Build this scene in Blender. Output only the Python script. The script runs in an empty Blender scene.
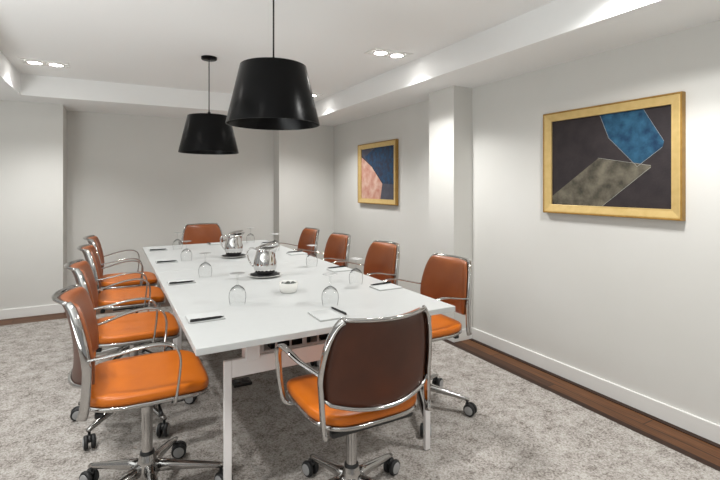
import bpy, math, random
from mathutils import Vector, Matrix

random.seed(7)
S = bpy.context.scene
COL = S.collection
R = math.radians

# ------------------------------------------------------------------ camera, world, lights, exposure
CAM_H = 1.32
cam_d = bpy.data.cameras.new('camera')
cam_d.sensor_width = 36.0
cam_d.lens = 452.0 / 720.0 * 36.0
cam_d.shift_y = -54.0 / 720.0
cam_d.clip_start = 0.02
cam = bpy.data.objects.new('camera', cam_d)
cam.location = (0, 0, CAM_H)
cam.rotation_euler = (R(90), 0, R(-28.36))
COL.objects.link(cam)
S.camera = cam

world = bpy.data.worlds.new('world')
S.world = world
world.use_nodes = True
wn = world.node_tree.nodes
wn['Background'].inputs['Color'].default_value = (1.0, 1.0, 0.99, 1)
wn['Background'].inputs['Strength'].default_value = 0.35

S.view_settings.view_transform = 'Standard'
S.view_settings.look = 'None'
S.view_settings.gamma = 1.0
S.view_settings.use_curve_mapping = False
S.view_settings.exposure = 0.08
S.cycles.glossy_bounces = 8
S.cycles.transparent_max_bounces = 24

TRAY_Z = 2.37
SOFFIT_Z = 2.17
DOWNLIGHTS = [(1.90, 3.04), (1.91, 4.84), (1.93, 1.18), (1.93, -0.70),
              (-0.53, 4.67), (-0.53, 2.86), (-0.53, 1.05), (-0.53, -0.75)]
SPOT_W = 48.0
for (lx, ly) in DOWNLIGHTS:
    for s in (-1, 1):
        ld = bpy.data.lights.new('downlight_lamp', 'SPOT')
        ld.energy = SPOT_W
        ld.color = (1.0, 0.995, 0.98)
        ld.spot_size = R(158 if (lx, ly) == (1.93, 1.18) else 124)
        ld.spot_blend = 0.75
        ld.shadow_soft_size = 0.035
        lo = bpy.data.objects.new('downlight_lamp', ld)
        lo.location = (lx + s * 0.076, ly, TRAY_Z - 0.03)
        COL.objects.link(lo)

# added unseen fill light, facing up to brighten the ceiling, off frame left
ad = bpy.data.lights.new('ceiling_fill', 'AREA')
ad.shape = 'RECTANGLE'; ad.size = 1.2; ad.size_y = 3.8
ad.energy = 112.0
ad.color = (0.95, 0.99, 1.0)
ao = bpy.data.objects.new('ceiling_fill', ad)
ao.location = (-2.0, 0.6, 0.40); ao.rotation_euler = (R(180), 0, 0)
COL.objects.link(ao)

# ------------------------------------------------------------------ materials
def srgb(r, g, b):
    f = lambda c: (c / 255 / 12.92) if c / 255 <= 0.04045 else ((c / 255 + 0.055) / 1.055) ** 2.4
    return (f(r), f(g), f(b), 1.0)

def mat(name, color, rough=0.5, metal=0.0, spec=0.5, noise=None, bump=None, coat=0.0):
    """noise = (scale, second colour, contrast)   bump = (scale, strength)"""
    m = bpy.data.materials.new(name)
    m.use_nodes = True
    nt = m.node_tree
    b = nt.nodes['Principled BSDF']
    b.inputs['Base Color'].default_value = color
    b.inputs['Roughness'].default_value = rough
    b.inputs['Metallic'].default_value = metal
    b.inputs['Specular IOR Level'].default_value = spec
    b.inputs['Coat Weight'].default_value = coat
    tc = nt.nodes.new('ShaderNodeTexCoord')
    if noise:
        n = nt.nodes.new('ShaderNodeTexNoise')
        n.inputs['Scale'].default_value = noise[0]
        n.inputs['Detail'].default_value = 5
        nt.links.new(tc.outputs['Object'], n.inputs['Vector'])
        cr = nt.nodes.new('ShaderNodeValToRGB')
        cr.color_ramp.elements[0].position = 0.5 - noise[2]
        cr.color_ramp.elements[1].position = 0.5 + noise[2]
        cr.color_ramp.elements[0].color = noise[1]
        cr.color_ramp.elements[1].color = color
        nt.links.new(n.outputs['Fac'], cr.inputs['Fac'])
        nt.links.new(cr.outputs['Color'], b.inputs['Base Color'])
    if bump:
        n2 = nt.nodes.new('ShaderNodeTexNoise')
        n2.inputs['Scale'].default_value = bump[0]
        n2.inputs['Detail'].default_value = 3
        nt.links.new(tc.outputs['Object'], n2.inputs['Vector'])
        bp = nt.nodes.new('ShaderNodeBump')
        bp.inputs['Strength'].default_value = bump[1]
        bp.inputs['Distance'].default_value = 0.01
        nt.links.new(n2.outputs['Fac'], bp.inputs['Height'])
        nt.links.new(bp.outputs['Normal'], b.inputs['Normal'])
    return m

M = {}
M['wall'] = mat('wall_paint', srgb(215, 214, 210), 0.75, noise=(3, srgb(212, 211, 206), 0.3), bump=(220, 0.03))
M['ceiling'] = mat('ceiling_paint', srgb(240, 241, 240), 0.85, bump=(160, 0.03))
M['trim'] = mat('trim_paint', srgb(232, 232, 229), 0.4, bump=(120, 0.01))
M['table'] = mat('white_laminate', srgb(182, 184, 183), 0.32, noise=(40, srgb(179, 181, 180), 0.3))
M['tablemetal'] = mat('white_powder_coat', srgb(222, 218, 217), 0.42, bump=(300, 0.02))
M['leather'] = mat('tan_leather', srgb(190, 102, 18), 0.36, spec=0.35, noise=(14, srgb(180, 92, 14), 0.3), bump=(420, 0.05))
M['backleather'] = mat('shaded_tan_leather', srgb(142, 80, 42), 0.34, spec=0.45, noise=(9, srgb(130, 70, 36), 0.3), bump=(420, 0.05))  # same leather as the seat, darkened for the shade on the backrests
M['shell'] = mat('deep_shaded_leather', srgb(78, 38, 19), 0.34, spec=0.4, noise=(7, srgb(58, 28, 14), 0.3), bump=(420, 0.05))  # leather of the chair rear, its shade put into a deeper brown
M['chrome'] = mat('polished_chrome', (0.50, 0.49, 0.48, 1), 0.06, 1.0, noise=(30, (0.46, 0.45, 0.44, 1), 0.3))
M['alu'] = mat('polished_aluminium', (0.44, 0.43, 0.42, 1), 0.10, 1.0, noise=(30, (0.40, 0.39, 0.38, 1), 0.3))
M['black'] = mat('black_plastic', srgb(24, 24, 25), 0.45, bump=(200, 0.02))
M['rubber'] = mat('black_rubber', srgb(20, 20, 21), 0.6, bump=(200, 0.02))
M['hubgrey'] = mat('grey_plastic', srgb(150, 150, 150), 0.4, bump=(200, 0.02))
M['lampblack'] = mat('black_lacquer', srgb(7, 7, 8), 0.25, spec=0.14, bump=(60, 0.01))
M['steel'] = mat('polished_steel', (0.66, 0.65, 0.64, 1), 0.06, 1.0, noise=(20, (0.62, 0.61, 0.60, 1), 0.3))
M['doily'] = mat('black_paper', srgb(14, 14, 15), 0.8, bump=(300, 0.1))
M['china'] = mat('white_china', srgb(228, 227, 222), 0.15, bump=(30, 0.005))
M['paper'] = mat('white_paper', srgb(178, 180, 179), 0.6, bump=(300, 0.02))
M['card'] = mat('grey_card', srgb(150, 148, 144), 0.8, bump=(200, 0.02))
M['ink'] = mat('pen_black', srgb(20, 20, 22), 0.25, bump=(100, 0.005))
M['mint'] = mat('dark_sweet_wrapper', srgb(34, 38, 34), 0.25, noise=(90, srgb(90, 95, 90), 0.08))
M['gold'] = mat('gold_leaf', srgb(218, 190, 130), 0.36, 0.3, noise=(25, srgb(204, 174, 110), 0.3), bump=(90, 0.03))
M['goldedge'] = mat('gold_edge', srgb(176, 138, 70), 0.42, 0.3, noise=(25, srgb(150, 112, 50), 0.3))
M['paint_dark'] = mat('dark_umber_paint', srgb(44, 40, 42), 0.7, spec=0.2, noise=(11, srgb(58, 52, 53), 0.25), bump=(60, 0.15))
M['paint_blue'] = mat('blue_paint', srgb(48, 92, 118), 0.7, spec=0.2, noise=(18, srgb(24, 50, 76), 0.2), bump=(60, 0.2))
M['paint_olive'] = mat('olive_grey_paint', srgb(116, 110, 96), 0.7, spec=0.2, noise=(15, srgb(60, 57, 50), 0.2), bump=(60, 0.2))
M['paint_line'] = mat('pale_paint_line', srgb(170, 172, 168), 0.6, bump=(60, 0.2))
M['paint_pink'] = mat('pink_paint', srgb(206, 176, 160), 0.7, spec=0.2, noise=(12, srgb(176, 118, 102), 0.2), bump=(60, 0.2))
M['paint_slate'] = mat('slate_paint', srgb(74, 76, 88), 0.6, noise=(14, srgb(58, 58, 70), 0.25), bump=(60, 0.2))
M['paint_deepblue'] = mat('deep_blue_paint', srgb(44, 76, 104), 0.7, spec=0.2, noise=(22, srgb(54, 54, 70), 0.15), bump=(60, 0.2))

def emission(name, color, strength):
    m = bpy.data.materials.new(name)
    m.use_nodes = True
    b = m.node_tree.nodes['Principled BSDF']
    b.inputs['Base Color'].default_value = (1, 1, 1, 1)
    b.inputs['Emission Color'].default_value = color
    b.inputs['Emission Strength'].default_value = strength
    return m
M['lit'] = emission('lit_lamp', (1, 0.97, 0.93, 1), 25.0)

def glass(name, start, edge, shine, rough=0.04):
    m = bpy.data.materials.new(name)
    m.use_nodes = True
    nt = m.node_tree
    nt.nodes.clear()
    out = nt.nodes.new('ShaderNodeOutputMaterial')
    mix = nt.nodes.new('ShaderNodeMixShader')
    tr = nt.nodes.new('ShaderNodeBsdfTransparent')
    gl = nt.nodes.new('ShaderNodeBsdfGlossy')
    gl.inputs['Roughness'].default_value = rough
    lw = nt.nodes.new('ShaderNodeLayerWeight')
    lw.inputs['Blend'].default_value = 0.5
    cr = nt.nodes.new('ShaderNodeValToRGB')
    cr.color_ramp.elements[0].color = (0.975, 0.98, 0.98, 1)
    cr.color_ramp.elements[0].position = start
    cr.color_ramp.elements[1].color = (edge, edge, edge, 1)
    cr.color_ramp.elements[1].position = 1.0
    nt.links.new(lw.outputs['Facing'], cr.inputs['Fac'])
    nt.links.new(cr.outputs['Color'], tr.inputs['Color'])
    mix.inputs['Fac'].default_value = shine
    nt.links.new(tr.outputs[0], mix.inputs[1])
    nt.links.new(gl.outputs[0], mix.inputs[2])
    nt.links.new(mix.outputs[0], out.inputs['Surface'])
    return m
M['glass'] = glass('clear_glass', 0.55, 0.30, 0.05)
M['thick_glass'] = glass('thick_clear_glass', 0.20, 0.03, 0.10)
M['foot_glass'] = glass('foot_clear_glass', 0.80, 0.80, 0.5, 0.35)

def carpet_mat():
    m = bpy.data.materials.new('mottled_carpet')
    m.use_nodes = True
    nt = m.node_tree
    b = nt.nodes['Principled BSDF']
    b.inputs['Roughness'].default_value = 0.95
    b.inputs['Specular IOR Level'].default_value = 0.1
    tc = nt.nodes.new('ShaderNodeTexCoord')
    big = nt.nodes.new('ShaderNodeTexNoise')
    big.inputs['Scale'].default_value = 11
    big.inputs['Detail'].default_value = 6
    big.inputs['Roughness'].default_value = 0.72
    fine = nt.nodes.new('ShaderNodeTexNoise')
    fine.inputs['Scale'].default_value = 105
    fine.inputs['Detail'].default_value = 4
    fine.inputs['Roughness'].default_value = 0.7
    for n in (big, fine):
        nt.links.new(tc.outputs['Object'], n.inputs['Vector'])
    add = nt.nodes.new('ShaderNodeMath')
    add.operation = 'MULTIPLY_ADD'
    add.inputs[1].default_value = 1.6
    nt.links.new(fine.outputs['Fac'], add.inputs[0])
    nt.links.new(big.outputs['Fac'], add.inputs[2])
    cr = nt.nodes.new('ShaderNodeValToRGB')
    e = cr.color_ramp.elements
    e[0].position = 0.38; e[0].color = srgb(98, 91, 85)
    e[1].position = 0.60; e[1].color = srgb(182, 178, 173)
    x = e.new(0.48); x.color = srgb(152, 146, 140)
    nrm = nt.nodes.new('ShaderNodeMath')
    nrm.operation = 'DIVIDE'
    nrm.inputs[1].default_value = 2.6
    nt.links.new(add.outputs[0], nrm.inputs[0])
    nt.links.new(nrm.outputs[0], cr.inputs['Fac'])
    nt.links.new(cr.outputs['Color'], b.inputs['Base Color'])
    bp = nt.nodes.new('ShaderNodeBump')
    bp.inputs['Strength'].default_value = 0.5
    bp.inputs['Distance'].default_value = 0.006
    f2 = nt.nodes.new('ShaderNodeTexNoise')
    f2.inputs['Scale'].default_value = 160
    f2.inputs['Detail'].default_value = 2
    nt.links.new(tc.outputs['Object'], f2.inputs['Vector'])
    nt.links.new(f2.outputs['Fac'], bp.inputs['Height'])
    nt.links.new(bp.outputs['Normal'], b.inputs['Normal'])
    return m
M['carpet'] = carpet_mat()

def wood_mat(name, rot):
    m = bpy.data.materials.new(name)
    m.use_nodes = True
    nt = m.node_tree
    b = nt.nodes['Principled BSDF']
    b.inputs['Roughness'].default_value = 0.45
    b.inputs['Specular IOR Level'].default_value = 0.25
    tc = nt.nodes.new('ShaderNodeTexCoord')
    mp = nt.nodes.new('ShaderNodeMapping')
    mp.inputs['Rotation'].default_value = (0, 0, rot)
    mp.inputs['Location'].default_value = (0.31, 0.055, 0)
    nt.links.new(tc.outputs['Object'], mp.inputs['Vector'])
    br = nt.nodes.new('ShaderNodeTexBrick')
    br.inputs['Scale'].default_value = 1.0
    br.inputs['Brick Width'].default_value = 1.15
    br.inputs['Row Height'].default_value = 0.125
    br.inputs['Mortar Size'].default_value = 0.003
    br.inputs['Color1'].default_value = srgb(114, 75, 44)
    br.inputs['Color2'].default_value = srgb(72, 47, 30)
    br.inputs['Mortar'].default_value = srgb(40, 24, 16)
    nt.links.new(mp.outputs['Vector'], br.inputs['Vector'])
    mp2 = nt.nodes.new('ShaderNodeMapping')
    mp2.inputs['Scale'].default_value = (2.2, 42, 1)
    nt.links.new(mp.outputs['Vector'], mp2.inputs['Vector'])
    n = nt.nodes.new('ShaderNodeTexNoise')
    n.inputs['Scale'].default_value = 1.6
    n.inputs['Detail'].default_value = 6
    n.inputs['Roughness'].default_value = 0.65
    nt.links.new(mp2.outputs['Vector'], n.inputs['Vector'])
    cr = nt.nodes.new('ShaderNodeValToRGB')
    cr.color_ramp.elements[0].position = 0.3
    cr.color_ramp.elements[0].color = (0.42, 0.40, 0.38, 1)
    cr.color_ramp.elements[1].position = 0.7
    cr.color_ramp.elements[1].color = (1.25, 1.22, 1.2, 1)
    nt.links.new(n.outputs['Fac'], cr.inputs['Fac'])
    mx = nt.nodes.new('ShaderNodeMixRGB')
    mx.blend_type = 'MULTIPLY'
    mx.inputs['Fac'].default_value = 1.0
    nt.links.new(br.outputs['Color'], mx.inputs['Color1'])
    nt.links.new(cr.outputs['Color'], mx.inputs['Color2'])
    nt.links.new(mx.outputs['Color'], b.inputs['Base Color'])
    return m
M['wood'] = wood_mat('walnut_boards', R(90))
M['wood_back'] = wood_mat('walnut_boards_crosswise', 0.0)
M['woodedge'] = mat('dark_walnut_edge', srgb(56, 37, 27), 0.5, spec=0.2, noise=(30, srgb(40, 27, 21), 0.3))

# ------------------------------------------------------------------ mesh helpers
class MB:
    """collects geometry for ONE mesh object"""
    def __init__(self):
        self.v = []; self.f = []; self.s = []; self.mi = []; self.mats = []
    def slot(self, key):
        if key not in self.mats: self.mats.append(key)
        return self.mats.index(key)
    def add(self, verts, faces, smooth=False, m=None):
        o = len(self.v)
        self.v += [tuple(p) for p in verts]
        k = self.slot(m) if m else 0
        for f in faces:
            self.f.append(tuple(i + o for i in f)); self.s.append(smooth); self.mi.append(k)
        return self
    def box(self, x0, x1, y0, y1, z0, z1, m=None):
        v = [(x0,y0,z0),(x1,y0,z0),(x1,y1,z0),(x0,y1,z0),(x0,y0,z1),(x1,y0,z1),(x1,y1,z1),(x0,y1,z1)]
        return self.add(v, [(0,3,2,1),(4,5,6,7),(0,1,5,4),(1,2,6,5),(2,3,7,6),(3,0,4,7)], False, m)
    def prism(self, poly, z0, z1, m=None):
        """footprint polygon counter-clockwise, extruded upward"""
        n = len(poly)
        v = [(x, y, z0) for x, y in poly] + [(x, y, z1) for x, y in poly]
        f = [tuple(range(n))[::-1], tuple(range(n, 2 * n))]
        f += [(i, (i + 1) % n, n + (i + 1) % n, n + i) for i in range(n)]
        return self.add(v, f, False, m)
    def lathe(self, prof, seg=24, m=None, c=(0,0,0), cap0=False, cap1=False):
        v = []; f = []
        for r, z in prof:
            for k in range(seg):
                a = 2 * math.pi * k / seg
                v.append((c[0] + r * math.cos(a), c[1] + r * math.sin(a), c[2] + z))
        for i in range(len(prof) - 1):
            for k in range(seg):
                k2 = (k + 1) % seg
                f.append((i*seg+k, i*seg+k2, (i+1)*seg+k2, (i+1)*seg+k))
        if cap0: f.append(tuple(range(seg))[::-1])
        if cap1: f.append(tuple((len(prof)-1)*seg + k for k in range(seg)))
        return self.add(v, f, True, m)
    def sweep(self, pts, side, w, h, n=8, m=None, power=3.0):
        """closed-ended bar along pts. side = vector (or list) for the width axis; w, h = full width/height (number or list)"""
        P = [Vector(p) for p in pts]
        L = len(P)
        v = []; f = []
        for i, p in enumerate(P):
            t = (P[min(i+1, L-1)] - P[max(i-1, 0)]).normalized()
            sd = Vector(side[i] if isinstance(side, list) else side)
            sd = (sd - t * sd.dot(t)).normalized()
            up = t.cross(sd).normalized()
            ww = (w[i] if isinstance(w, list) else w) / 2
            hh = (h[i] if isinstance(h, list) else h) / 2
            for k in range(n):
                a = 2 * math.pi * (k + 0.5) / n
                ca, sa = math.cos(a), math.sin(a)
                q = (abs(ca) ** power + abs(sa) ** power) ** (-1 / power)
                v.append(p + sd * (ca * q * ww) + up * (sa * q * hh))
        for i in range(L - 1):
            for k in range(n):
                k2 = (k + 1) % n
                f.append((i*n+k, i*n+k2, (i+1)*n+k2, (i+1)*n+k))
        f.append(tuple(range(n))[::-1])
        f.append(tuple((L-1)*n + k for k in range(n)))
        return self.add(v, f, True, m)
    def tube(self, pts, r, n=10, m=None, side=(0.31, 0.17, 0.93)):
        d = [2*x for x in r] if isinstance(r, list) else 2*r
        return self.sweep(pts, side, d, d, n, m, 2.0)
    def build(self, name, m=None, parent=None, bevel=0, auto=None, subsurf=0, seg=2):
        me = bpy.data.meshes.new(name)
        me.from_pydata(self.v, [], self.f)
        me.polygons.foreach_set('use_smooth', [bool(s) for s in self.s])
        keys = self.mats if self.mats else [m]
        for k in keys: me.materials.append(M[k])
        me.polygons.foreach_set('material_index', self.mi)
        me.update()
        if auto is not None:
            me.set_sharp_from_angle(angle=R(auto))
        o = bpy.data.objects.new(name, me)
        COL.objects.link(o)
        if parent: o.parent = parent
        if bevel:
            bv = o.modifiers.new('bevel', 'BEVEL')
            bv.width = bevel; bv.segments = seg; bv.limit_method = 'ANGLE'; bv.angle_limit = R(40)
        if subsurf:
            ss = o.modifiers.new('subsurf', 'SUBSURF')
            ss.levels = subsurf; ss.render_levels = subsurf
        return o

def smooth_path(pts, n=6):
    """Catmull-Rom through pts"""
    P = [Vector(p) for p in pts]
    P = [P[0] * 2 - P[1]] + P + [P[-1] * 2 - P[-2]]
    out = []
    for i in range(1, len(P) - 2):
        a, b, c, d = P[i-1], P[i], P[i+1], P[i+2]
        for k in range(n):
            t = k / n
            out.append(0.5 * ((2*b) + (c-a)*t + (2*a-5*b+4*c-d)*t*t + (3*b-a-3*c+d)*t*t*t))
    out.append(P[-2])
    return out

def tag(o, label, cat, group=None):
    o['label'] = label; o['category'] = cat
    if group: o['group'] = group
    return o

def empty(name, loc=(0,0,0), rz=0.0):
    o = bpy.data.objects.new(name, None)
    o.empty_display_size = 0.1
    o.location = loc; o.rotation_euler = (0, 0, rz)
    COL.objects.link(o)
    return o

KIDS = {}
def copy_tree(o, parent=None):
    c = o.copy(); COL.objects.link(c)
    c.parent = parent
    for ch in [x for x in list(o.children)]:
        copy_tree(ch, c)
    return c

def struct(o):
    o['kind'] = 'structure'
    return o

# ------------------------------------------------------------------ the room
RW = 2.72            # face of the right wall
LW = -2.75           # face of the left wall (out of frame)
REAR = -2.6          # rear wall behind the camera
TOP = 2.42
struct(MB().box(RW, RW+0.15, REAR-0.15, 6.4, -0.05, TOP).build('wall_right', 'wall'))
lw = MB()  # openings in this wall are made up so world light fills the room
lw.box(LW-0.15, LW, REAR-0.15, 6.4, -0.05, 0.25).box(LW-0.15, LW, REAR-0.15, 6.4, 2.12, TOP)
for (ya, yb) in ((REAR-0.15, -2.2), (-0.35, -0.2), (1.65, 1.8), (3.65, 3.8), (5.4, 6.4)):
    lw.box(LW-0.15, LW, ya, yb, 0.25, 2.12)
struct(lw.build('wall_left', 'wall'))
# back wall: a stepped footprint - left stretch, shallow recess, pier on the right
struct(MB().prism([(LW, 5.62), (-0.486, 5.62), (-0.486, 6.05), (1.915, 6.05), (1.915, 5.82), (RW, 5.82),
                   (RW, 6.4), (LW, 6.4)], -0.05, TOP).build('wall_back', 'wall'))
# rear wall; wide opening added behind the camera to let in world light
struct(MB().box(LW, -1.9, REAR-0.15, REAR, -0.05, TOP).box(1.9, RW, REAR-0.15, REAR, -0.05, TOP)
       .box(-1.9, 1.9, REAR-0.15, REAR, 2.15, TOP).build('wall_rear', 'wall'))
# square column against the right wall
CX, CY0, CY1 = 2.517, 2.99, 3.335
struct(MB().box(CX, RW, CY0, CY1, -0.01, SOFFIT_Z + 0.02).build('wall_column', 'wall'))

# ceiling: soffit ring, upright faces of the tray, raised tray
TX0, TX1, TY0, TY1 = -0.785, 2.19, -1.6, 5.22
c = MB()
c.box(LW, TX0, REAR, 6.2, SOFFIT_Z, TOP)
c.box(TX1, RW, REAR, 6.2, SOFFIT_Z, TOP)
c.box(TX0, TX1, TY1, 6.2, SOFFIT_Z, TOP)
c.box(TX0, TX1, REAR, TY0, SOFFIT_Z, TOP)
c.box(LW, RW, REAR, 6.2, TOP, TOP + 0.08)
c.box(TX0, TX1, TY0, TY1, TRAY_Z, TOP)
struct(c.build('ceiling', 'ceiling'))

# floor: walnut boards round the edge, carpet inset in the middle
KX, KY = 2.445, 5.34
fl = MB()
fl.box(LW, RW, REAR - 1.5, KY, -0.06, 0.0, 'wood')
fl.box(LW, RW, KY, 6.2, -0.06, 0.0, 'wood_back')
struct(fl.build('floor', None))
struct(MB().box(LW + 0.02, KX, REAR, KY, 0.0005, 0.006).build('floor_carpet', 'carpet', bevel=0.003))

BB = 0.097
BT = 0.014
def board(poly_parts):
    b = MB()
    for (x0, x1, y0, y1) in poly_parts: b.box(x0, x1, y0, y1, 0.0, BB)
    return b
struct(board([(RW-BT, RW, REAR, CY0-BT), (RW-BT, RW, CY1+BT, 5.82)]).build('baseboard_right', 'trim', bevel=0.004))
struct(MB().prism([(CX-BT, CY0-BT), (RW, CY0-BT), (RW, CY0), (CX, CY0), (CX, CY1), (RW, CY1), (RW, CY1+BT), (CX-BT, CY1+BT)],
                  0.0, BB).build('baseboard_column', 'trim', bevel=0.004))
struct(MB().prism([(LW, 5.62-BT), (-0.486+BT, 5.62-BT), (-0.486+BT, 6.05-BT), (1.915-BT, 6.05-BT), (1.915-BT, 5.82-BT), (RW-BT, 5.82-BT),
                   (RW-BT, 5.82), (1.915, 5.82), (1.915, 6.05), (-0.486, 6.05), (-0.486, 5.62), (LW, 5.62)],
                  0.0, BB).build('baseboard_back', 'trim', bevel=0.004))
# dark floor edge strip along the right wall, drawing the baseboard's shadow line
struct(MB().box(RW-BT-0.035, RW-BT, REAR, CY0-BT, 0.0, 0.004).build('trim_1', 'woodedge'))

struct(MB().box(KX, KX+0.05, REAR, KY, 0.0, 0.003).build('trim_2', 'woodedge'))

# recessed twin downlights in the tray ceiling
def downlight(x, y, label):
    t = empty('twin_downlight', (x, y, TRAY_Z))
    tag(t, label, 'ceiling light', 'recessed twin ceiling lights')
    W, D = 0.175, 0.085
    fr = MB()
    fr.box(-W, W, -D, -D+0.014, -0.006, 0.0).box(-W, W, D-0.014, D, -0.006, 0.0)
    fr.box(-W, -W+0.016, -D+0.014, D-0.014, -0.006, 0.0).box(W-0.016, W, -D+0.014, D-0.014, -0.006, 0.0)
    fr.box(-0.008, 0.008, -D+0.014, D-0.014, -0.005, 0.0)
    fr.build('frame', 'trim', t)
    for s in (-1, 1):
        g = MB().lathe([(0.068, -0.001), (0.066, -0.008), (0.052, -0.012), (0.05, -0.004)], 28, c=(s*0.076, 0, 0)).build('gimbal_ring', 'trim', t)
        MB().lathe([(0.05, -0.006), (0.03, -0.012), (0.004, -0.014)], 24, c=(s*0.076, 0, 0), cap1=True).build('bulb', 'lit', g)
    return t
for i, (lx, ly) in enumerate(DOWNLIGHTS):
    lab = {0: 'lit twin recessed ceiling light to the right of the nearer black pendant',
           1: 'small lit twin recessed ceiling light just behind the nearer pendant shade edge',
           4: 'lit twin recessed ceiling light at the far left of the ceiling'}.get(i)
    if lab: downlight(lx, ly, lab)
    else:
        # the other lamps lie outside the frame
        downlight(lx, ly, 'lit twin recessed ceiling light beyond the edge of the photo')

# ------------------------------------------------------------------ tables
TZ = 0.74
TT = 0.026
TABX0, TABX1 = 0.250, 1.443
TAB_ROT = R(0.55)
TABY0, TABYM, TABY1 = 1.695, 3.325, 4.77
def table(y0, y1, label):
    q0 = (TABX0+TABX1)/2
    dy = (y0+y1)/2 - TABY0
    t = empty('conference_table', (q0 - math.sin(TAB_ROT)*dy, TABY0 + math.cos(TAB_ROT)*dy, 0), TAB_ROT)
    tag(t, label, 'table', 'two white tables pushed end to end')
    hx = (TABX1-TABX0)/2; hy = (y1-y0)/2 - 0.0012
    MB().box(-hx, hx, -hy, hy, TZ-TT, TZ).build('tabletop', 'table', t, bevel=0.002)
    zb = 0.632                       # top of the leg frames
    for s in (-1, 1):
        yy = -(hy-0.125) if s < 0 else hy-0.07
        for q in (-1, 1):
            xx = -hx+0.138 if q < 0 else hx-0.077
            MB().box(xx-0.015, xx+0.015, yy-0.010, yy+0.010, 0.008, zb).build('leg', 'tablemetal', t, bevel=0.003)
            MB().box(xx-0.013, xx+0.013, yy-0.008, yy+0.008, 0.006, 0.010).build('foot', 'black', t)
            sp = MB()
            sp.box(q*(hx-0.235)-0.03, q*(hx-0.235)+0.03, yy-0.02, yy+0.045, zb-0.012, TZ-TT-0.001)
            sp.build('spacer_bracket', 'tablemetal', t, bevel=0.004)
        MB().box(-hx+0.153, hx-0.092, yy-0.009, yy+0.009, zb-0.07, zb).build('crossbar', 'tablemetal', t, bevel=0.003)
    # side beams joining the frames
    for q in (-1, 1):
        xx = q*(hx-0.235)
        MB().box(xx-0.02, xx+0.02, -(hy-0.14), hy-0.14, zb+0.006, zb+0.046).build('beam', 'tablemetal', t, bevel=0.003)
    # slotted cable tray under the top
    tr = MB()
    a, b_ = -hx+0.30, hx-0.30
    ty = -(hy-0.21)
    tr.box(a, b_, ty, ty+0.14, 0.598, 0.602)
    tr.box(a, b_, ty, ty+0.004, 0.602, 0.612)
    tr.box(a, b_, ty, ty+0.004, 0.662, 0.700)
    n = 9
    for k in range(n+1):
        x = a + (b_-a)*k/n
        wd = 0.008 if k % 3 else 0.020
        tr.box(x-wd/2, x+wd/2, ty-0.0005, ty+0.0045, 0.606, 0.690)
    tr.box(a, b_, ty+0.136, ty+0.14, 0.602, 0.700)
    for k in range(5):
        x = a + (b_-a)*(k+0.5)/5
        tr.box(x-0.01, x+0.01, ty+0.12, ty+0.137, 0.690, 0.7135)
    tr.build('cable_tray', 'tablemetal', t)
    st = MB()
    st.box(a+0.05, a+0.24, ty+0.03, ty+0.08, 0.6022, 0.642)
    st.box(b_-0.30, b_-0.06, ty+0.03, ty+0.08, 0.6022, 0.642)
    st.build('socket_strip', 'black', t, bevel=0.004)
    return t
table(TABY0, TABYM, 'white rectangular conference table at the near end with the bowl on it')
table(TABYM, TABY1, 'white rectangular conference table at the far end beyond the tabletop seam')

# ------------------------------------------------------------------ chairs
def back_point(u, v):
    """surface of the backrest; u -1..1 across, v 0..1 bottom to top"""
    zs = [0.578, 0.63, 0.69, 0.755, 0.808, 0.848, 0.866]
    ys = [-0.198, -0.196, -0.203, -0.216, -0.230, -0.244, -0.258]
    ws = [0.212, 0.221, 0.220, 0.211, 0.197, 0.178, 0.160]
    f = v * (len(zs) - 1)
    i = min(int(f), len(zs) - 2); t = f - i
    def cr(a):
        p0 = a[max(i-1,0)]; p1 = a[i]; p2 = a[i+1]; p3 = a[min(i+2, len(a)-1)]
        return 0.5*((2*p1)+(p2-p0)*t+(2*p0-5*p1+4*p2-p3)*t*t+(3*p1-p0-3*p2+p3)*t*t*t)
    z = cr(zs); y = cr(ys); w = cr(ws)
    bulge = (0.036 + 0.028*(1-v)**2 + 0.018*v**4) * (1 - u*u)
    z -= 0.030 * (1 - u*u) * (1 - v)          # bottom edge hangs lower in the middle
    return Vector((u * w, y - bulge, z))

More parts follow.
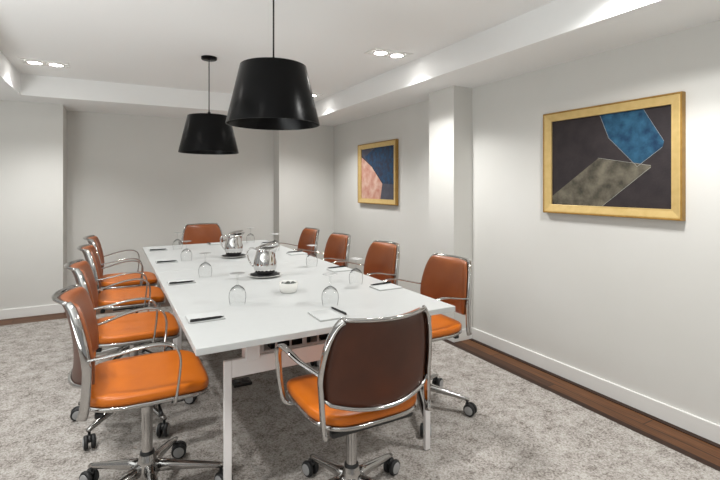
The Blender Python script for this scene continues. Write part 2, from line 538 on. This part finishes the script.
def make_chair():
    c = empty('office_chair')
    # seat cushion: rounded outline, crowned top, waterfall front
    def outline(a, k):
        e = 2.0/4.6
        ca, sa = math.cos(a), math.sin(a)
        x = 0.225*k*math.copysign(abs(ca)**e, ca)
        y = math.copysign(abs(sa)**e, sa)
        y = 0.225*k*y if y > 0 else 0.232*k*y
        if y < 0: x *= 1 - 0.10*(y/0.232)**2 
        return x, y + 0.005
    def seat_z(x, y):
        z = 0.0
        if y > 0.12: z -= 0.35*(y-0.12)**1.5
        z += 0.06*(abs(x)/0.225)**3*0.15
        if y < -0.08: z += 0.06*(-0.08-y)
        return z
    mb = MB(); seg = 48
    rings = [(0.965, 0.474), (0.992, 0.478), (1.0, 0.488), (0.997, 0.499), (0.98, 0.506), (0.94, 0.510), (0.8, 0.511), (0.5, 0.509), (0.2, 0.508)]
    v = []; f = []
    for k, z in rings:
        for j in range(seg):
            x, y = outline(2*math.pi*j/seg, k)
            v.append((x, y, z + seat_z(x, y)))
    for i in range(len(rings)-1):
        for j in range(seg):
            j2 = (j+1) % seg
            f.append((i*seg+j, i*seg+j2, (i+1)*seg+j2, (i+1)*seg+j))
    f.append(tuple(range(seg))[::-1]); f.append(tuple((len(rings)-1)*seg+j for j in range(seg)))
    mb.add(v, f, True); mb.build('seat', 'leather', c)
    # chrome seat pan under the cushion
    mb = MB(); v = []; f = []
    rings = [(0.80, 0.448), (0.95, 0.452), (1.005, 0.460), (1.01, 0.470), (0.96, 0.4745)]
    for k, z in rings:
        for j in range(seg):
            x, y = outline(2*math.pi*j/seg, k)
            v.append((x, y, z + seat_z(x, y)))
    for i in range(len(rings)-1):
        for j in range(seg):
            j2 = (j+1) % seg
            f.append((i*seg+j, i*seg+j2, (i+1)*seg+j2, (i+1)*seg+j))
    f.append(tuple(range(seg))[::-1])
    mb.add(v, f, True); mb.build('seat_pan', 'alu', c)
    # backrest pad (front) and its darker rear cover
    NU, NV = 20, 18
    def slab(y_near, y_far, k, rim_mat, face_mat):
        mb = MB()
        front = []; rear = []
        for j in range(NV+1):
            for i in range(NU+1):
                u = -1 + 2*i/NU; vv = j/NV
                p = back_point(u*k, (1-k)*0.5 + vv*k)
                ed = min(1.0, (1-abs(u))*7.0, vv*9.0, (1-vv)*9.0)
                ed = math.sqrt(max(0.0, 1-(1-ed)**2))
                front.append(p + Vector((0, y_near[0] + (y_near[1]-y_near[0])*ed, 0)))
                rear.append(p + Vector((0, y_far[0] + (y_far[1]-y_far[0])*ed, 0)))
        n = (NU+1)*(NV+1)
        faces = []
        for j in range(NV):
            for i in range(NU):
                a = j*(NU+1)+i
                faces.append((a+1, a, a+NU+1, a+NU+2))
                faces.append((n+a, n+a+1, n+a+NU+2, n+a+NU+1))
        rim = [i for i in range(NU+1)] + [j*(NU+1)+NU for j in range(1, NV+1)] + \
              [NV*(NU+1)+i for i in range(NU-1, -1, -1)] + [j*(NU+1) for j in range(NV-1, 0, -1)]
        mb.add(front+rear, faces, True, face_mat)
        rf = [(rim[q], rim[(q+1) % len(rim)], n+rim[(q+1) % len(rim)], n+rim[q]) for q in range(len(rim))]
        kk = mb.slot(rim_mat)
        for f_ in rf:
            mb.f.append(f_); mb.s.append(True); mb.mi.append(kk)
        return mb
    # the pad lies in front of the frame and covers it to its edge
    slab((0.018, 0.028), (0.008, 0.008), 0.975, 'backleather', 'backleather').build('backrest', None, c, auto=60)
    slab((0.006, 0.006), (-0.004, -0.010), 0.965, 'shell', 'shell').build('back_cover', None, c, auto=60)
    # chrome frame: two side posts, top rail, bottom rail
    for s in (-1, 1):
        pts = [Vector((s*0.214, -0.222, 0.462)), Vector((s*0.217, -0.212, 0.51))]
        pts += [back_point(s*1.0, k/9) + Vector((s*0.003, -0.009, 0)) for k in range(1, 10)]
        pts = smooth_path(pts, 3)
        n = len(pts)
        hs = [0.034 - 0.008*(i/(n-1)) for i in range(n)]
        MB().sweep(pts, (1, 0, 0), 0.016, hs, 10).build('back_post', 'chrome', c)
    pts = [back_point(-1.0 + 2.0*k/20, 1.0) + Vector((0, -0.008, 0.0)) for k in range(21)]
    MB().sweep(pts, (0, 1, -0.55), 0.026, 0.014, 10).build('top_rail', 'chrome', c)
    pts = [back_point(-1.0 + 2.0*k/20, 0.0) + Vector((0, -0.009, 0.0 if 0 < k < 20 else 0.012)) for k in range(21)]
    MB().sweep(pts, (0, 1, 0), 0.018, 0.014, 10).build('bottom_rail', 'chrome', c)
    # arm loops
    for s in (-1, 1):
        pts = [(s*0.222, -0.208, 0.672), (s*0.238, -0.16, 0.680), (s*0.262, -0.10, 0.694), (s*0.274, -0.03, 0.708), (s*0.277, 0.035, 0.710),
               (s*0.275, 0.078, 0.693), (s*0.272, 0.097, 0.652), (s*0.268, 0.097, 0.595), (s*0.262, 0.090, 0.530), (s*0.254, 0.085, 0.482), (s*0.236, 0.082, 0.464), (s*0.205, 0.080, 0.461)]
        pts = smooth_path(pts, 4)
        n = len(pts)
        ws = []
        for i in range(n):
            t = i/(n-1)
            ws.append(0.017 + 0.014*math.exp(-((t-0.42)/0.26)**2))
        MB().sweep(pts, (1, 0, 0), ws, 0.010, 10).build('armrest', 'chrome', c)
    # under-seat mechanism, lever, gas column
    m = MB(); m.box(-0.062, 0.062, -0.11, 0.10, 0.412, 0.455); m.box(-0.17, 0.17, -0.185, -0.155, 0.432, 0.454); m.box(-0.17, 0.17, 0.095, 0.125, 0.432, 0.454)
    m.box(-0.045, 0.045, -0.16, -0.10, 0.42, 0.45)
    m.build('tilt_mechanism', 'black', c, bevel=0.006)
    MB().tube([(0.05, 0.03, 0.43), (0.15, 0.035, 0.426), (0.205, 0.037, 0.416)], [0.005, 0.005, 0.009], 8).build('lever', 'black', c)
    MB().lathe([(0.026, 0.165), (0.0215, 0.215), (0.0215, 0.36), (0.0225, 0.362), (0.0225, 0.43)], 20, cap0=True, cap1=True).build('gas_column', 'chrome', c, auto=50)
    MB().lathe([(0.012, 0.085), (0.034, 0.090), (0.044, 0.108), (0.043, 0.145), (0.034, 0.178), (0.029, 0.196)], 24, cap0=True, cap1=True).build('base_hub', 'alu', c, auto=60)
    # star base: five legs and five casters, each built about the chair axis and turned into place
    MB().lathe([(0.029, 0.196), (0.0275, 0.206), (0.022, 0.209)], 20, cap1=True).build('column_collar', 'black', c)
    RT = 0.295
    leg0 = MB()
    pts = [(0.030, 0, 0.140), (0.09, 0, 0.131), (0.16, 0, 0.117), (0.23, 0, 0.103), (RT-0.015, 0, 0.091), (RT+0.012, 0, 0.086)]
    leg0.sweep(pts, (0, 1, 0), [0.044, 0.040, 0.035, 0.030, 0.027, 0.020], [0.050, 0.040, 0.031, 0.025, 0.022, 0.018], 12)
    legs = []; casters = []
    lg = leg0.build('base_leg', 'alu', c); legs.append(lg)
    for k in range(4):
        l2 = lg.copy(); COL.objects.link(l2); legs.append(l2)
    # caster (origin at the stem, wheels trail along local +x)
    ca = MB()
    ca.lathe([(0.007, 0.060), (0.007, 0.086)], 10, cap0=True, cap1=True)
    ca.sweep([(-0.008, 0, 0.058), (0.008, 0, 0.062), (0.026, 0, 0.056), (0.040, 0, 0.042)], (0, 1, 0), [0.016, 0.018, 0.018, 0.014], [0.012, 0.014, 0.012, 0.008], 8)
    ca.tube([(0.018, -0.021, 0.034), (0.018, 0.021, 0.034)], 0.005, 8)
    cs = ca.build('caster', 'black', c)
    wr = 0.034
    for s in (-1, 1):
        w = MB()
        prof = [(0.022, 0.0), (wr-0.004, 0.0005), (wr, 0.005), (wr, 0.013), (wr-0.004, 0.0185), (0.024, 0.0195)]
        v = []; f = []; sg = 22
        for r, z in prof:
            for k in range(sg):
                a = 2*math.pi*k/sg
                v.append((0.018 + r*math.cos(a), s*(0.007+z), wr + 0.0002 + r*math.sin(a)))
        for i in range(len(prof)-1):
            for k in range(sg):
                k2 = (k+1) % sg
                f.append((i*sg+k, i*sg+k2, (i+1)*sg+k2, (i+1)*sg+k))
        f.append(tuple(range(sg)))
        w.add(v, f, True)
        w.build('wheel', 'rubber', cs, auto=50)
        h = MB()
        v = []; f = []
        prof = [(0.0245, 0.0185), (0.0235, 0.0215), (0.012, 0.0235), (0.002, 0.024)]
        for r, z in prof:
            for k in range(sg):
                a = 2*math.pi*k/sg
                v.append((0.018 + r*math.cos(a), s*(0.007+z), wr + 0.0002 + r*math.sin(a)))
        for i in range(len(prof)-1):
            for k in range(sg):
                k2 = (k+1) % sg
                f.append((i*sg+k, i*sg+k2, (i+1)*sg+k2, (i+1)*sg+k))
        f.append(tuple((len(prof)-1)*sg+k for k in range(sg)))
        h.add(v, f, True)
        h.build('hub_cap', 'hubgrey', cs, auto=60)
    casters.append(cs)
    for k in range(4):
        casters.append(copy_tree(cs, c))
    turn_base(c, 0.3, 1)
    return c

def turn_base(c, phi, seed):
    rng = random.Random(seed)
    legs = [x for x in c.children if x.name.split('.')[0] == 'base_leg']
    cas = [x for x in c.children if x.name.split('.')[0] == 'caster']
    for k, (l, q) in enumerate(zip(legs, cas)):
        a = phi + k*2*math.pi/5
        l.rotation_euler = (0, 0, a)
        q.location = (0.295*math.cos(a), 0.295*math.sin(a), 0)
        q.rotation_euler = (0, 0, a + rng.uniform(-1.3, 1.3))

CARPET_Z = 0.0062
# (x, y, facing angle [0 = +Y], base angle, label)
CH = [
    (0.83, 1.61, 0.0, (1.085-0.83, 1.74-1.61), 0.0, 'brown office chair at the near end of the table, its dark back to the viewer'),
    (0.115, 2.09, -90, (-0.107-0.105, 2.306-2.09), 0.022, 'orange seated office chair on the left side of the table, nearest the viewer'),
    (0.09, 2.86, -90, (0.372-0.055, 2.91-2.86), 0.022, 'second orange seated office chair from the front on the left side of the table'),
    (0.09, 3.72, -90, (1, 0.4), 0.012, 'third orange seated office chair from the front on the left side of the table'),
    (0.09, 4.40, -90, (1, 0.0), 0.012, 'farthest orange seated office chair on the left side of the table'),
    (1.565, 2.20, 89, (1.81-1.59, 2.0-2.21), 0.0, 'brown office chair by the white column, nearest on the right side of the table'),
    (1.56, 2.95, 90, (1, 0.2), 0.005, 'second brown office chair from the front on the right side of the table'),
    (1.56, 3.74, 90, (1, 0.5), -0.005, 'third brown office chair from the front on the right side of the table'),
    (1.55, 4.42, 90, (1, 0.1), -0.01, 'farthest brown office chair on the right side, below the small painting'),
    (0.88, 5.24, 180, (1, 0.3), 0.0, 'brown office chair at the far end of the table, facing the viewer'),
]
FIXED = ('base_hub', 'base_leg', 'caster', 'column_collar', 'gas_column')
proto = make_chair()
chairs = [proto] + [copy_tree(proto) for _ in CH[1:]]
for i, (o, (x, y, a, b, lift, lab)) in enumerate(zip(chairs, CH)):
    o.location = (x, y, CARPET_Z); o.rotation_euler = (0, 0, R(a))
    tag(o, lab, 'chair', 'leather office chairs around the conference table')
    turn_base(o, math.atan2(b[1], b[0]) - R(a), 11 + i)
    for ch in o.children:                      # seat height: each gas column is set a little differently
        if ch.name.split('.')[0] not in FIXED: ch.location.z += lift

# ------------------------------------------------------------------ pendant lamps
def pendant(x, y, zb, label):
    t = empty('pendant_lamp', (x, y, TRAY_Z))
    tag(t, label, 'pendant lamp', 'black pendant lamps over the table')
    zb -= TRAY_Z
    H = 0.295; rb = 0.235; rt = 0.166
    sh = MB()
    sh.lathe([(rt, zb+H-0.002), (rt+0.001, zb+H-0.004), (rb, zb+0.002), (rb, zb), (rb-0.003, zb), (rb-0.004, zb+0.003), (rt-0.003, zb+H-0.006), (rt-0.003, zb+H-0.002)], 64)
    sh.build('lamp_shade', 'lampblack', t, auto=40)
    MB().lathe([(rt, zb+H), (rt-0.004, zb+H+0.002), (0.01, zb+H+0.003)], 48, cap1=True).lathe([(rt-0.004, zb+H-0.003), (0.01, zb+H-0.003)], 48).build('shade_top', 'lampblack', t, auto=40)
    MB().lathe([(0.024, zb+H-0.004), (0.024, zb+H-0.07), (0.018, zb+H-0.085)], 20, cap1=True).build('lamp_holder', 'black', t)
    MB().lathe([(0.012, zb+H+0.002), (0.012, zb+H+0.03), (0.005, zb+H+0.04), (0.005, zb+H+0.05)], 14).build('cord_grip', 'black', t)
    MB().tube([(0, 0, zb+H+0.03), (0, 0, -0.02)], 0.0042, 10).build('cord', 'black', t)
    MB().lathe([(0.062, 0.0), (0.062, -0.016), (0.055, -0.022), (0.008, -0.024)], 36, cap1=True).build('ceiling_rose', 'lampblack', t, auto=40)
    return t
pendant(0.706, 2.235, 1.633, 'large black drum pendant lamp nearer the viewer, on a long cord')
pendant(0.668, 3.83, 1.592, 'black drum pendant lamp farther back, with its round ceiling rose in view')

# ------------------------------------------------------------------ framed paintings on the right wall
def painting(name, y0, y1, z0, z1, label, shapes, base):
    """y0 = far (left in view) edge, y1 = near (right in view) edge; shapes in 0..1 (right, up) of the canvas"""
    cy, cz = (y0+y1)/2, (z0+z1)/2
    t = empty(name, (RW, cy, cz))
    tag(t, label, 'painting', 'gold framed abstract paintings')
    hw, hh = (y0-y1)/2, (z1-z0)/2
    fw = 0.060
    # frame: mitred, sloping inwards
    def ring(prof, key, nm, par=t):
        # prof: list of (inset, depth from the wall)
        mb = MB(); v = []; f = []
        for ins, dp in prof:
            a, b_ = hw-ins, hh-ins
            v += [(-dp, a, -b_), (-dp, -a, -b_), (-dp, -a, b_), (-dp, a, b_)]
        for i in range(len(prof)-1):
            for k in range(4):
                k2 = (k+1) % 4
                f.append((i*4+k, i*4+k2, (i+1)*4+k2, (i+1)*4+k))
        mb.add(v, f, False)
        return mb.build(nm, key, par)
    fr = ring([(0.0, 0.001), (0.0, 0.036), (0.003, 0.040), (0.008, 0.040), (0.011, 0.036)], 'goldedge', 'frame')
    ring([(0.011, 0.036), (0.014, 0.037), (fw-0.006, 0.026), (fw-0.003, 0.028), (fw, 0.026), (fw, 0.010)], 'gold', 'frame_moulding', fr)
    cv = MB()
    a, b_ = hw-fw, hh-fw
    d0 = -0.014
    def P(u, v, d): return (d, a - 2*a*u, -b_ + 2*b_*v)
    cv.add([P(0,0,d0), P(1,0,d0), P(1,1,d0), P(0,1,d0)], [(0,1,2,3)], False, base)
    cv.add([P(0,0,d0+0.006), P(1,0,d0+0.006), P(1,1,d0+0.006), P(0,1,d0+0.006)], [(3,2,1,0)], False, base)
    for k, (poly, key) in enumerate(shapes):
        d = d0 - 0.0004*(k+1)
        cv.add([P(u, v, d) for u, v in poly], [tuple(range(len(poly)))], False, key)
    cv.build('canvas', None, t)
    return t

def stroke(p, q, w=0.003):
    dx, dy = q[0]-p[0], q[1]-p[1]
    L = math.hypot(dx, dy); nx, ny = -dy/L*w, dx/L*w
    return [(p[0]-nx*0.5, p[1]-ny*0.5), (q[0]-nx*0.2, q[1]-ny*0.2), (q[0]+nx*0.5, q[1]+ny*0.5), (p[0]+nx*0.3, p[1]+ny*0.3)]
BLUE = [(0.455, 1.0), (0.53, 0.74), (0.755, 0.42), (0.935, 0.60), (0.945, 0.66), (0.80, 1.0)]
OLIVE = [(0.0, 0.10), (0.02, 0.0), (0.475, 0.0), (0.855, 0.405), (0.855, 0.43), (0.445, 0.53)]
painting('painting', 2.22, 1.318, 1.131, 1.831, 'large gold framed abstract painting with a blue shape, nearest on the right wall',
         [(BLUE, 'paint_blue'), (OLIVE, 'paint_olive'),
          (stroke((0.455, 1.0), (0.53, 0.74)), 'paint_line'), (stroke((0.53, 0.74), (0.755, 0.42)), 'paint_line'),
          (stroke((0.755, 0.42), (0.935, 0.60)), 'paint_line'), (stroke((0.945, 0.66), (0.80, 1.0), 0.002), 'paint_line'),
          (stroke((0.445, 0.53), (0.855, 0.425)), 'paint_line'), (stroke((0.855, 0.41), (0.475, 0.0), 0.003), 'paint_line')], 'paint_dark')
PINK = [(0.0, 0.0), (0.60, 0.0), (0.66, 0.30), (0.36, 0.62), (0.0, 0.86)]
DBL = [(0.36, 0.62), (0.66, 0.30), (1.0, 0.28), (1.0, 1.0), (0.45, 1.0), (0.10, 0.84)]
painting('painting', 5.03, 4.15, 1.107, 1.834, 'smaller looking gold framed painting with a pink shape, beyond the column',
         [(DBL, 'paint_deepblue'), (PINK, 'paint_pink'), (stroke((0.0, 0.86), (0.36, 0.62), 0.02), 'paint_dark'), (stroke((0.36, 0.62), (0.66, 0.30), 0.02), 'paint_dark')], 'paint_slate')

# ------------------------------------------------------------------ things on the table
Z0 = TZ + 0.0003
def make_glass():
    t = empty('water_goblet')
    bowl = [(0.036, 0.0), (0.0395, 0.018), (0.0415, 0.036), (0.0405, 0.054), (0.035, 0.070), (0.025, 0.083), (0.013, 0.091), (0.005, 0.095)]
    MB().lathe(bowl[:5], 32, 'glass').lathe(bowl[4:], 32, 'thick_glass').build('bowl', None, t)
    MB().lathe([(0.0055, 0.094), (0.0042, 0.104), (0.0038, 0.122), (0.0050, 0.138), (0.0085, 0.145)], 16).build('stem', 'glass', t)
    MB().lathe([(0.0085, 0.145), (0.020, 0.1485), (0.036, 0.1505), (0.0375, 0.1515), (0.036, 0.1525), (0.018, 0.1515), (0.002, 0.1512)], 32).build('foot', 'foot_glass', t)
    return t
GL = [(0.524, 2.235, 'upturned glass goblet nearest the viewer on the left half of the tabletop'),
      (0.50, 3.00, 'upturned glass goblet on the left half, second from the front, left of the carafes'),
      (0.48, 3.72, 'upturned glass goblet on the left half, third from the front'),
      (0.495, 4.43, 'upturned glass goblet at the far left corner of the table, by the end chair'),
      (1.21, 4.60, 'upturned glass goblet at the far right corner of the table'),
      (1.25, 3.92, 'upturned glass goblet partly behind the spout of the nearer steel jug'),
      (1.245, 3.04, 'upturned glass goblet on the right half, in front of the farther right chairs'),
      (1.247, 2.36, 'upturned glass goblet beside the nearest notepad on the right edge of the table'),
      (0.915, 2.00, 'upturned glass goblet nearest the viewer, at the notepad before the end chair')]
g0 = make_glass()
glasses = [g0] + [copy_tree(g0) for _ in GL[1:]]
for o, (x, y, lab) in zip(glasses, GL):
    o.location = (x, y, Z0)
    tag(o, lab, 'glass', 'upturned goblets on the table')

# notepads: (x, y, long side along x?, label)
def make_pad():
    t = empty('notepad')
    MB().box(-0.075, 0.075, -0.06, 0.06, 0.0, 0.0012).build('backing_card', 'card', t)
    MB().box(-0.0745, 0.0745, -0.0595, 0.0595, 0.0012, 0.0065).build('paper_block', 'paper', t)
    return t
def make_pen():
    t = empty('pen')
    L = 0.072
    MB().tube([(-L, 0, 0.0052), (-L+0.004, 0, 0.0052), (-0.01, 0, 0.0052), (0.03, 0, 0.0052), (L-0.018, 0, 0.0052), (L-0.002, 0, 0.0052)], [0.0035, 0.0048, 0.0052, 0.0052, 0.0045, 0.0012], 12).build('barrel', 'ink', t)
    MB().box(-L+0.002, -L+0.04, -0.0014, 0.0014, 0.0100, 0.0116).build('clip', 'ink', t)
    return t
PADS = [(0.345, 2.07, 0, 'nearest'), (0.345, 2.905, 0, 'second'), (0.34, 3.745, 0, 'third'), (0.335, 4.475, 0, 'farthest'),
        (1.355, 2.20, 180, 'nearest'), (1.36, 2.81, 180, 'second'), (1.36, 3.655, 180, 'third'), (1.355, 4.40, 180, 'farthest'),
        (0.828, 1.85, 90, 'end'), (0.87, 4.66, -90, 'farend')]
pad0 = make_pad(); pen0 = make_pen()
pads = [pad0] + [copy_tree(pad0) for _ in PADS[1:]]
pens = [pen0] + [copy_tree(pen0) for _ in PADS[1:]]
words = {'nearest': 'nearest the viewer', 'second': 'second from the front', 'third': 'third from the front', 'farthest': 'farthest from the viewer'}
for i, (p, q, (x, y, a, w)) in enumerate(zip(pads, pens, PADS)):
    p.location = (x, y, Z0); p.rotation_euler = (0, 0, R(a))
    off = Vector((0.0, -0.056, 0.0067))
    off.rotate(Matrix.Rotation(R(a), 3, 'Z'))
    q.location = (x + off.x, y + off.y, Z0 + off.z); q.rotation_euler = (0, 0, R(a + 1.5))
    if i < 8:
        side = 'left' if i < 4 else 'right'
        tag(p, f'white notepad along the {side} edge of the table, {words[w]}', 'notepad', 'white notepads on the table')
        tag(q, f'black pen on the notepad along the {side} table edge, {words[w]}', 'pen', 'black pens on the notepads')
    elif w == 'end':
        tag(p, 'white notepad under the front goblet, at the near end of the table', 'notepad', 'white notepads on the table')
        tag(q, 'black pen beside the front goblet, at the near end of the table', 'pen', 'black pens on the notepads')
        q.location = (x + 0.064, y + 0.012, Z0 + 0.0067); q.rotation_euler = (0, 0, R(a + 4))
    else:
        tag(p, 'white notepad at the far end of the table, before the far end chair', 'notepad', 'white notepads on the table')
        tag(q, 'black pen on the notepad at the far end of the table', 'pen', 'black pens on the notepads')
# the front goblet stands on the end pad
glasses[8].location.z = Z0 if True else 0

# saucers, doilies and steel jugs
def make_jug():
    t = empty('steel_jug')
    prof = [(0.0, 0.0), (0.046, 0.0), (0.050, 0.002), (0.061, 0.014), (0.070, 0.032), (0.0745, 0.052), (0.0725, 0.078), (0.065, 0.105), (0.058, 0.128), (0.0545, 0.145), (0.0555, 0.156), (0.061, 0.166)]
    inner = [(0.059, 0.1655), (0.0535, 0.156), (0.0525, 0.145), (0.056, 0.128), (0.063, 0.105), (0.069, 0.06), (0.050, 0.014), (0.0, 0.012)]
    mb = MB(); seg = 40
    allp = prof + inner
    v = []; f = []
    for r, z in allp:
        for k in range(seg):
            a = 2*math.pi*k/seg
            s = max(0.0, math.cos(a))**5 * max(0.0, min(1.0, (z-0.115)/0.05))
            rr = r*(1 - 0.1*abs(math.sin(a))*max(0, (z-0.14)/0.03)) + 0.034*s
            v.append((rr*math.cos(a), rr*math.sin(a), z + 0.016*s + 0.004*max(0, (z-0.15)/0.016)*max(0.0, -math.cos(a))))
    for i in range(len(allp)-1):
        for k in range(seg):
            k2 = (k+1) % seg
            f.append((i*seg+k, i*seg+k2, (i+1)*seg+k2, (i+1)*seg+k))
    mb.add(v, f, True); mb.build('body', 'steel', t)
    pts = smooth_path([(-0.052, 0, 0.155), (-0.078, 0, 0.166), (-0.102, 0, 0.158), (-0.111, 0, 0.130), (-0.103, 0, 0.092), (-0.086, 0, 0.062), (-0.070, 0, 0.048)], 5)
    MB().sweep(pts, (0, 1, 0), 0.018, 0.010, 10).build('handle', 'steel', t)
    # hinged lid, half raised above the mouth
    lid = MB()
    v = []; f = []; seg = 32
    for r, z in [(0.0, 0.012), (0.02, 0.011), (0.04, 0.008), (0.054, 0.003), (0.057, 0.0), (0.052, -0.002), (0.0, 0.006)]:
        for k in range(seg):
            a = 2*math.pi*k/seg
            x, y = r*math.cos(a), r*math.sin(a)*0.9
            if x > 0: x *= 1.35
            v.append((x, y, z))
    for i in range(6):
        for k in range(seg):
            k2 = (k+1) % seg
            f.append((i*seg+k, i*seg+k2, (i+1)*seg+k2, (i+1)*seg+k))
    rot = Matrix.Rotation(R(-14), 4, 'Y')
    v = [rot @ Vector(p) + Vector((0.004, 0, 0.181)) for p in v]
    lid.add(v, f, True); lid.build('lid', 'steel', t)
    return t
def make_doily():
    mb = MB(); n = 96
    ring = []
    for k in range(n):
        a = 2*math.pi*k/n
        r = 0.085 + 0.013*abs(math.sin(a*6))
        ring.append((r*math.cos(a), r*math.sin(a)))
    mb.prism(ring, 0.0, 0.0012)
    return mb.build('doily', 'doily')
def make_saucer():
    mb = MB()
    mb.lathe([(0.0, 0.0), (0.055, 0.0), (0.058, 0.002), (0.085, 0.0075), (0.104, 0.0115), (0.1055, 0.013), (0.103, 0.0135), (0.085, 0.0105), (0.0, 0.0100)], 56)
    return mb.build('saucer', 'china')
JUG = [(0.844, 2.85, -20, 'nearer', 'beside the white bowl'), (0.847, 3.74, 10, 'farther', 'before the far end chair')]
j0, d0_, s0 = make_jug(), make_doily(), make_saucer()
for i, (x, y, a, w, ex) in enumerate(JUG):
    j, d, s = (j0, d0_, s0) if i == 0 else (copy_tree(j0), copy_tree(d0_), copy_tree(s0))
    s.location = (x, y, Z0); d.location = (x, y, Z0 + 0.0137); j.location = (x, y, Z0 + 0.0152)
    j.rotation_euler = (0, 0, R(a)); d.rotation_euler = (0, 0, R(a))
    tag(s, f'white china saucer under the {w} steel jug', 'saucer', 'saucers under the steel jugs')
    tag(d, f'black scalloped paper doily under the {w} steel jug', 'doily', 'doilies under the steel jugs')
    tag(j, f'polished steel water jug, the {w} of the two, {ex}', 'jug', 'steel jugs on the table')

# bowl of sweets
bw = MB()
bw.lathe([(0.0, 0.003), (0.034, 0.003), (0.036, 0.0), (0.040, 0.0), (0.045, 0.005), (0.050, 0.028), (0.0525, 0.052), (0.0515, 0.0535), (0.050, 0.052), (0.046, 0.028), (0.036, 0.010), (0.0, 0.008)], 48)
b_o = bw.build('bowl', 'china')
b_o.location = (0.832, 2.365, Z0)
tag(b_o, 'small round white bowl of dark sweets in the middle of the table', 'bowl')
rng = random.Random(3)
def sweet_mesh():
    mb = MB()
    mb.lathe([(0.0, -0.006), (0.008, -0.005), (0.012, 0.0), (0.008, 0.005), (0.0, 0.006)], 12)
    mb.add([(0.010, -0.002, 0), (0.016, -0.006, 0.002), (0.016, 0.006, -0.002), (0.010, 0.002, 0.001)], [(0,1,2,3)])
    mb.add([(-0.010, -0.002, 0), (-0.016, -0.006, 0.002), (-0.016, 0.006, -0.002), (-0.010, 0.002, 0.001)], [(3,2,1,0)])
    return mb.build('wrapped_sweet', 'mint')
sw0 = sweet_mesh()
k = 0
for ring_r, n, z in [(0.0, 1, 0.016), (0.026, 5, 0.018), (0.012, 3, 0.030), (0.031, 6, 0.031), (0.0, 1, 0.042), (0.021, 5, 0.043), (0.034, 7, 0.0445)]:
    for i in range(n):
        o = sw0 if k == 0 else sw0.copy()
        if k: COL.objects.link(o)
        a = 2*math.pi*i/max(1, n) + z*30
        o.location = (0.832 + ring_r*math.cos(a), 2.365 + ring_r*math.sin(a), Z0 + z)
        o.rotation_euler = (rng.uniform(-.3, .3), rng.uniform(-.3, .3), rng.uniform(0, 6))
        tag(o, 'small dark wrapped sweet in the white bowl on the table', 'sweet', 'wrapped sweets in the white bowl')
        k += 1

# black outlet box standing on the carpet under the table
fb = empty('floor_outlet_box', (0.735, 3.02, CARPET_Z))
tag(fb, 'small black outlet box on the carpet under the table, behind its near left leg', 'outlet box')
MB().box(-0.06, 0.06, -0.05, 0.05, 0, 0.018).build('housing', 'black', fb, bevel=0.006)
for s in (-1, 1):
    MB().box(s*0.028-0.018, s*0.028+0.018, -0.02, 0.02, 0.018, 0.021).build('socket_lid', 'ink', fb, bevel=0.001)
